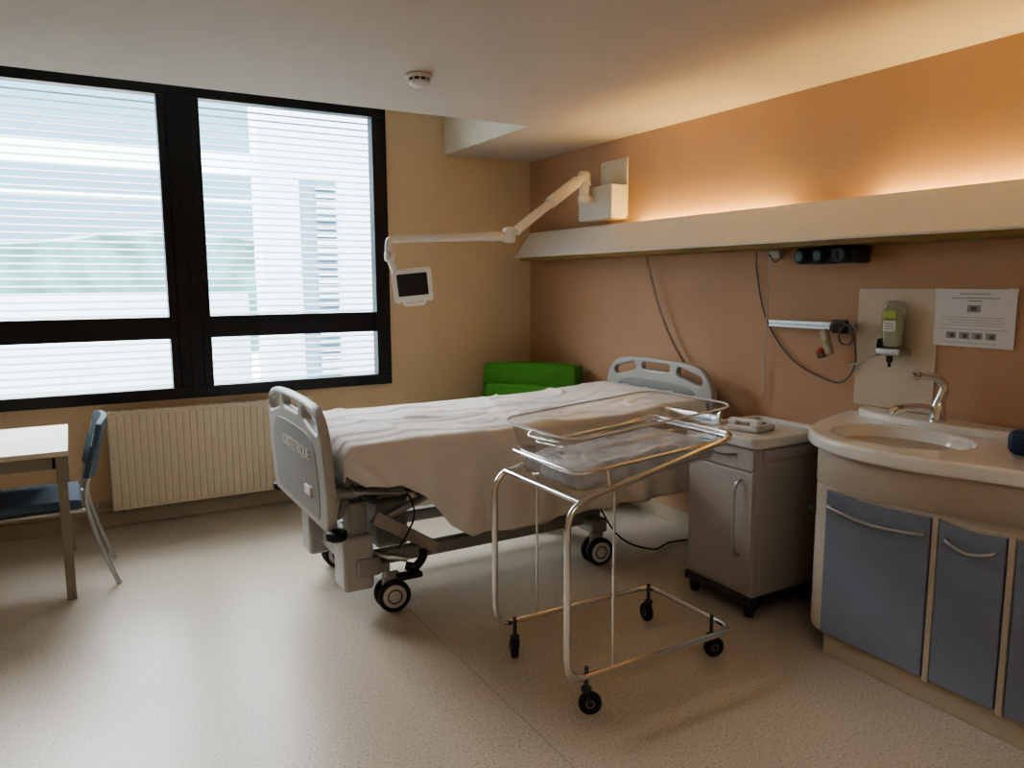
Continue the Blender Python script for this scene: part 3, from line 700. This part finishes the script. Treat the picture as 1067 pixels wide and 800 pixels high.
apo = catmull([(XW, 2.325, 0), (3.0, 2.23, 0), (2.84, 2.17, 0), (2.70, 2.075, 0), (2.625, 1.94, 0), (2.605, 1.75, 0), (2.63, 1.56, 0), (2.68, 1.42, 0), (2.72, 1.25, 0), (2.72, 0.6, 0)], 8)
plate('upper_apron', [[(p.x, p.y) for p in apo]+[(XW, 0.6)]], 0.16, (0, 0, 0.79), (1, 0, 0), (0, 1, 0), M['van'], vn, b=0.004)
bx('toe_kick', 2.635, XW, 0.56, 1.96, 0.0, 0.10, M['base'], vn, b=0.004)
def door(nm, y0, y1, hy0, hy1):
    z0, z1 = 0.115, 0.712
    ol = [(y0, z0), (y1, z0), (y1, z1)]+[(y1+(y0-y1)*i/8, z1-0.012*math.sin(math.pi*i/8)) for i in range(1, 8)]+[(y0, z1)]
    plate(nm, [ol], 0.02, (2.600, 0, 0), (0, 1, 0), (0, 0, 1), M['vblue'], vn, b=0.003)
    tube(nm+'_pull', catmull([(2.59, hy1, 0.655), (2.572, hy1-0.01, 0.648), (2.566, (hy0+hy1)/2, 0.630), (2.572, hy0+0.01, 0.648), (2.59, hy0, 0.655)], 6), 0.006, M['steel'], vn)
door('door_a', 1.515, 1.945, 1.54, 1.92); door('door_b', 1.26, 1.482, 1.29, 1.45); door('door_c', 0.80, 1.225, 0.86, 1.18)
for i, y in enumerate((1.498, 1.243)): bx('stile_%d' % i, 2.592, 2.612, y-0.011, y+0.011, 0.10, 0.72, M['van'], vn, b=0.003)
lathe('side_knob', [(0.008, 0), (0.014, 0.008), (0.012, 0.018)], (2.66, 2.055, 0.60), (-1, 0.8, 0), M['dark'], vn)

# faucet
FY = 1.865
fc = empty('basin_mixer_tap', (3.17, FY, 0.95))
fz = ZT+0.032
lathe('flange', [(0.036, 0), (0.036, 0.008), (0.030, 0.014)], (3.19, FY, fz), (0, 0, 1), M['chrome'], fc)
lathe('body', [(0.032, 0.01), (0.030, 0.05), (0.026, 0.075), (0.020, 0.09)], (3.19, FY, fz), (0, 0, 1), M['chrome'], fc)
tube('spout', catmull([(3.19, FY, fz+0.03), (3.14, FY+0.025, fz+0.055), (3.07, FY+0.055, fz+0.062), (3.01, FY+0.078, fz+0.052), (2.99, FY+0.088, fz+0.028)], 6), 0.017, M['chrome'], fc, seg=14)
pts = catmull([(3.19, FY, fz+0.08), (3.20, FY-0.012, fz+0.13), (3.195, FY-0.008, fz+0.165), (3.16, FY+0.01, fz+0.188), (3.10, FY+0.04, fz+0.198)], 6)
tube('riser', pts, 0.018, M['chrome'], fc, radii=[0.021-0.004*i/(len(pts)-1) for i in range(len(pts))], seg=14)
lathe('lever_tip', [(0.014, 0), (0.020, 0.01), (0.017, 0.035)], (3.10, FY+0.04, fz+0.198), (-0.85, 0.4, -0.1), M['chrome'], fc)

nv = empty('washbag', (2.96, 1.40, ZT))
bx('bag', 2.90, 3.06, 1.29, 1.445, ZT+0.002, ZT+0.095, M['navy'], nv, b=0.03, seg=4)
tube('bag_zip', fillet([(2.90, 1.30, ZT+0.06), (2.895, 1.37, ZT+0.06), (2.905, 1.44, ZT+0.06), (2.97, 1.447, ZT+0.06), (3.05, 1.447, ZT+0.06)], 0.02), 0.003, M['dark'], nv)

# ------------------------------------------------------------------ wall fittings by the basin
bx('splash_panel', XR-0.005, XR, 1.955, 2.35, 0.955, 1.512, M['panel'], b=0.001)
no = empty('hand_hygiene_notice', (XR-0.01, 1.8, 1.39))
bx('sheet', XR-0.010, XR-0.007, 1.635, 1.968, 1.268, 1.512, M['paper'], no, b=0)
px = XR-0.0108
def strip(nm, y0, y1, z0, z1, m, dx=0.0): bx(nm, px-0.0004-dx, px+0.0006, y0, y1, z0, z1, M[m], no, b=0)
for i, (w_, z) in enumerate(((0.13, 1.492), (0.20, 1.474), (0.06, 1.462))): strip('heading_%d' % i, 1.80-w_/2, 1.80+w_/2, z-0.002, z+0.002, 'inkl')
strip('picture_top', 1.775, 1.83, 1.415, 1.445, 'inkl'); strip('picture_top_inner', 1.79, 1.815, 1.422, 1.438, 'ink', 0.0004)
for i in range(4): strip('line_%d' % i, 1.67+0.012*(i % 2), 1.94-0.02*(i % 3), 1.392-0.011*i, 1.3940-0.011*i, 'inkl')
for i in range(4):
    y = 1.705+0.055*i; strip('photo_%d' % i, y, y+0.042, 1.302, 1.330, 'inkl'); strip('photo_detail_%d' % i, y+0.008, y+0.026, 1.305, 1.322, 'ink', 0.0004)
strip('footer', 1.70, 1.92, 1.284, 1.286, 'inkl'); strip('rule', 1.66, 1.95, 1.341, 1.343, 'inkl')
for i, (y, z) in enumerate(((1.955, 1.505), (1.648, 1.505))): strip('tape_%d' % i, y-0.018, y+0.018, z-0.006, z+0.010, 'white', 0.0004)

sp = empty('soap_dispenser', (3.25, 2.13, 1.3))
def bott(s_, h_): return [(p.x*s_, p.y*h_) for p in catmull([(-0.040, 0, 0), (-0.048, 0.05, 0), (-0.050, 0.14, 0), (-0.038, 0.20, 0), (0, 0.213, 0), (0.038, 0.20, 0), (0.050, 0.14, 0), (0.048, 0.05, 0), (0.040, 0, 0), (0, -0.008, 0)], 5, True)]
plate('bottle', [bott(1, 1)], 0.06, (3.245, 2.13, 1.247), (0, -1, 0), (0, 0, 1), M['soap'], sp, b=0.020)
plate('gel', [bott(0.86, 0.78)], 0.046, (3.245, 2.13, 1.252), (0, -1, 0), (0, 0, 1), M['gel'], sp, b=0.015)
plate('label', [rrect(0, 0, 0.060, 0.036, 0.008)], 0.002, (3.2135, 2.13, 1.395), (0, -1, 0), (0, 0, 1), M['soapl'], sp, b=0.0005)
plate('label_lower', [rrect(0, 0, 0.060, 0.050, 0.008)], 0.002, (3.2135, 2.13, 1.345), (0, -1, 0), (0, 0, 1), M['paper'], sp, b=0.0005)
multibox('label_print', [(3.2115, 3.2125, 2.108, 2.15, 1.330+0.012*i, 1.334+0.012*i) for i in range(3)], M['inkl'], sp)
bx('holder', 3.20, 3.293, 2.065, 2.185, 1.210, 1.245, M['steel'], sp, b=0.008)
plate('holder_side', [rrect(0, 0, 0.085, 0.07, 0.015)], 0.004, (3.25, 2.186, 1.25), (1, 0, 0), (0, 0, 1), M['steel'], sp, b=0.001)
lathe('pump_nozzle', [(0.014, 0), (0.014, 0.03), (0.007, 0.035), (0.007, 0.055)], (3.23, 2.13, 1.212), (0, 0, -1), M['dark'], sp)
tube('elbow_lever', fillet([(3.24, 2.16, 1.215), (3.19, 2.20, 1.205), (3.17, 2.24, 1.17), (3.16, 2.29, 1.155)], 0.02), 0.005, M['steel'], sp)

rl = empty('equipment_rail', (3.26, 2.58, 1.33))
bx('rail', 3.245, 3.262, 2.33, 2.85, 1.308, 1.345, M['steel'], rl, b=0.003)
bx('rail_groove', 3.2435, 3.2455, 2.335, 2.845, 1.323, 1.330, M['alu'], rl, b=0)
for i, y in enumerate((2.36, 2.82)): bx('standoff_%d' % i, 3.26, 3.298 if i else 3.293, y-0.008, y+0.008, 1.312, 1.34, M['steel'], rl)

cl = empty('nurse_call_handset', (3.22, 2.42, 1.27))
bx('clip', 3.222, 3.243, 2.36, 2.44, 1.295, 1.36, M['dark'], cl, b=0.005)
R1 = Matrix.Rotation(-0.35, 4, 'X')
bx('handset', 3.205, 3.235, 2.44, 2.485, 1.185, 1.315, M['cord'], cl, b=0.012, seg=3, rot=R1)
bx('handset_tip', 3.202, 3.238, 2.462, 2.512, 1.170, 1.215, M['gcord'], cl, b=0.012, seg=3, rot=R1)
lathe('call_button', [(0.015, 0), (0.015, 0.006), (0.011, 0.008)], (3.204, 2.482, 1.205), (-1, 0, 0), M['red'], cl)
lathe('light_button', [(0.010, 0), (0.010, 0.005)], (3.206, 2.462, 1.25), (-1, 0, 0), M['soapl'], cl)
tube('cable_loop', catmull([(3.22, 2.445, 1.305), (3.20, 2.42, 1.345), (3.20, 2.36, 1.355), (3.21, 2.31, 1.31), (3.22, 2.33, 1.25), (3.22, 2.38, 1.25), (3.215, 2.39, 1.30), (3.215, 2.35, 1.34), (3.215, 2.315, 1.29)], 8), 0.005, M['gcord'], cl)
cb = empty('call_cable', (3.28, 2.6, 1.4))
tube('cable', catmull([(3.27, 2.97, 1.705), (3.285, 2.98, 1.60), (3.285, 2.90, 1.34), (3.285, 2.72, 1.14), (3.285, 2.50, 1.055), (3.285, 2.40, 1.06), (3.28, 2.34, 1.15), (3.24, 2.325, 1.29)], 10), 0.004, M['gcord'], cb)
cp = empty('pull_cord', (3.28, 2.89, 1.4))
tube('cord', [(3.27, 2.88, 1.71), (3.27, 2.89, 1.3), (3.275, 2.895, 0.90)], 0.003, M['button'], cp, seg=8)
bx('cord_switch', 3.245, 3.285, 2.80, 2.87, 1.665, 1.711, M['button'], cp, b=0.006)
tube('short_loop', catmull([(3.24, 2.86, 1.69), (3.24, 2.82, 1.65), (3.25, 2.79, 1.67), (3.25, 2.76, 1.71)], 6), 0.004, M['gcord'], cp)
cc = empty('coiled_cable', (3.25, 3.75, 1.4))
hl = []
P0, P1 = Vector((3.24, 3.86, 1.71)), Vector((3.255, 3.50, 1.05))
NTURN = 40
for i in range(NTURN*10+1):
    t_ = i/(NTURN*10); p = P0.lerp(P1, t_); p.z -= 0.10*math.sin(math.pi*t_)*0.6; p.y += 0.02*math.sin(math.pi*t_)
    an = t_*2*math.pi*NTURN
    hl.append(p+Vector((0.0085*math.cos(an), 0.0085*math.sin(an), 0)))
tube('coil', hl, 0.0024, M['gcord'], cc, seg=6)

go = empty('medical_gas_outlets', (3.2, 2.45, 1.69))
bx('housing', 3.16, 3.285, 2.29, 2.62, 1.632, 1.708, M['dark'], go, b=0.012)
for i, y in enumerate((2.575, 2.47, 2.35)):
    lathe('outlet_%d' % i, [(0.036, 0), (0.036, 0.03), (0.030, 0.038), (0.016, 0.038), (0.014, 0.030)], (3.165, y, 1.67), (-1, 0, 0), M['dark'] if i == 2 else M['rubber'], go)
    if i < 2: lathe('outlet_face_%d' % i, [(0.022, 0.037), (0.022, 0.041), (0.010, 0.041)], (3.165, y, 1.67), (-1, 0, 0), M['gas'], go)

# ------------------------------------------------------------------ added fill light, unseen behind viewpoint, brightens the room
flp = empty('fill_light_panel', (0.3, -0.6, ZC))
bx('housing', -0.35, 0.95, -0.9, -0.3, ZC-0.05, ZC, M['white'], flp, b=0.004)  # casing for the added fill panel
M['fill_lum'] = mat('fill_light_emitter', (0.9, 0.88, 0.82), 0.6, emis=(1.0, 0.89, 0.79), estr=3.0)  # glow of the invented fill panel
bx('fill_face', -0.32, 0.92, -0.87, -0.33, ZC-0.056, ZC-0.049, M['fill_lum'], flp, b=0.001)

# ------------------------------------------------------------------ world
wd = bpy.data.worlds.new('overcast_sky'); S.world = wd; wd.use_nodes = True
nt = wd.node_tree; N = nt.nodes; L = nt.links
bg = N['Background']; tc = N.new('ShaderNodeTexCoord'); sx = N.new('ShaderNodeSeparateXYZ'); rp = N.new('ShaderNodeValToRGB')
L.new(tc.outputs['Generated'], sx.inputs[0]); L.new(sx.outputs['Z'], rp.inputs['Fac']); L.new(rp.outputs['Color'], bg.inputs['Color'])
e = rp.color_ramp.elements
e[0].position = 0.0; e[0].color = (0.028, 0.050, 0.062, 1)
e[1].position = 1.0; e[1].color = (1.0, 0.98, 0.96, 1)
x = e.new(0.27); x.color = (0.036, 0.064, 0.082, 1)
x = e.new(0.45); x.color = (0.80, 0.80, 0.80, 1)
bg.inputs['Strength'].default_value = 13.5
pl = bpy.data.lights.new('window_portal', 'AREA'); pl.shape = 'RECTANGLE'; pl.size = 2.8; pl.size_y = 2.0; pl.cycles.is_portal = True
po = bpy.data.objects.new('window_portal', pl); COL.objects.link(po)
po.location = (0.67, YB+0.27, 1.8); po.rotation_euler = (math.radians(-90), 0, 0)

# ------------------------------------------------------------------ camera
f = 791.0; p = math.radians(7.63); psi = math.radians(30.04); roll = 0.0049
Fh = Vector((math.sin(psi), math.cos(psi), 0)); R0 = Vector((math.cos(psi), -math.sin(psi), 0)); Z = Vector((0, 0, 1))
F = Fh*math.cos(p)-Z*math.sin(p); U0 = Fh*math.sin(p)+Z*math.cos(p)
Rr = R0*math.cos(roll)-U0*math.sin(roll); Ur = U0*math.cos(roll)+R0*math.sin(roll)
cd = bpy.data.cameras.new('camera'); cd.sensor_width = 36; cd.lens = f/1067*36; cd.clip_start = 0.05; cd.clip_end = 500
co = bpy.data.objects.new('camera', cd); COL.objects.link(co)
mw = Matrix(((Rr.x, Ur.x, -F.x, 0), (Rr.y, Ur.y, -F.y, 0), (Rr.z, Ur.z, -F.z, 1.55), (0, 0, 0, 1)))
co.matrix_world = mw
S.camera = co
S.view_settings.view_transform = 'AgX'
try: S.view_settings.look = 'AgX - Medium High Contrast'
except Exception as ex: print(ex)
S.view_settings.exposure = 1.35
print('built ok')
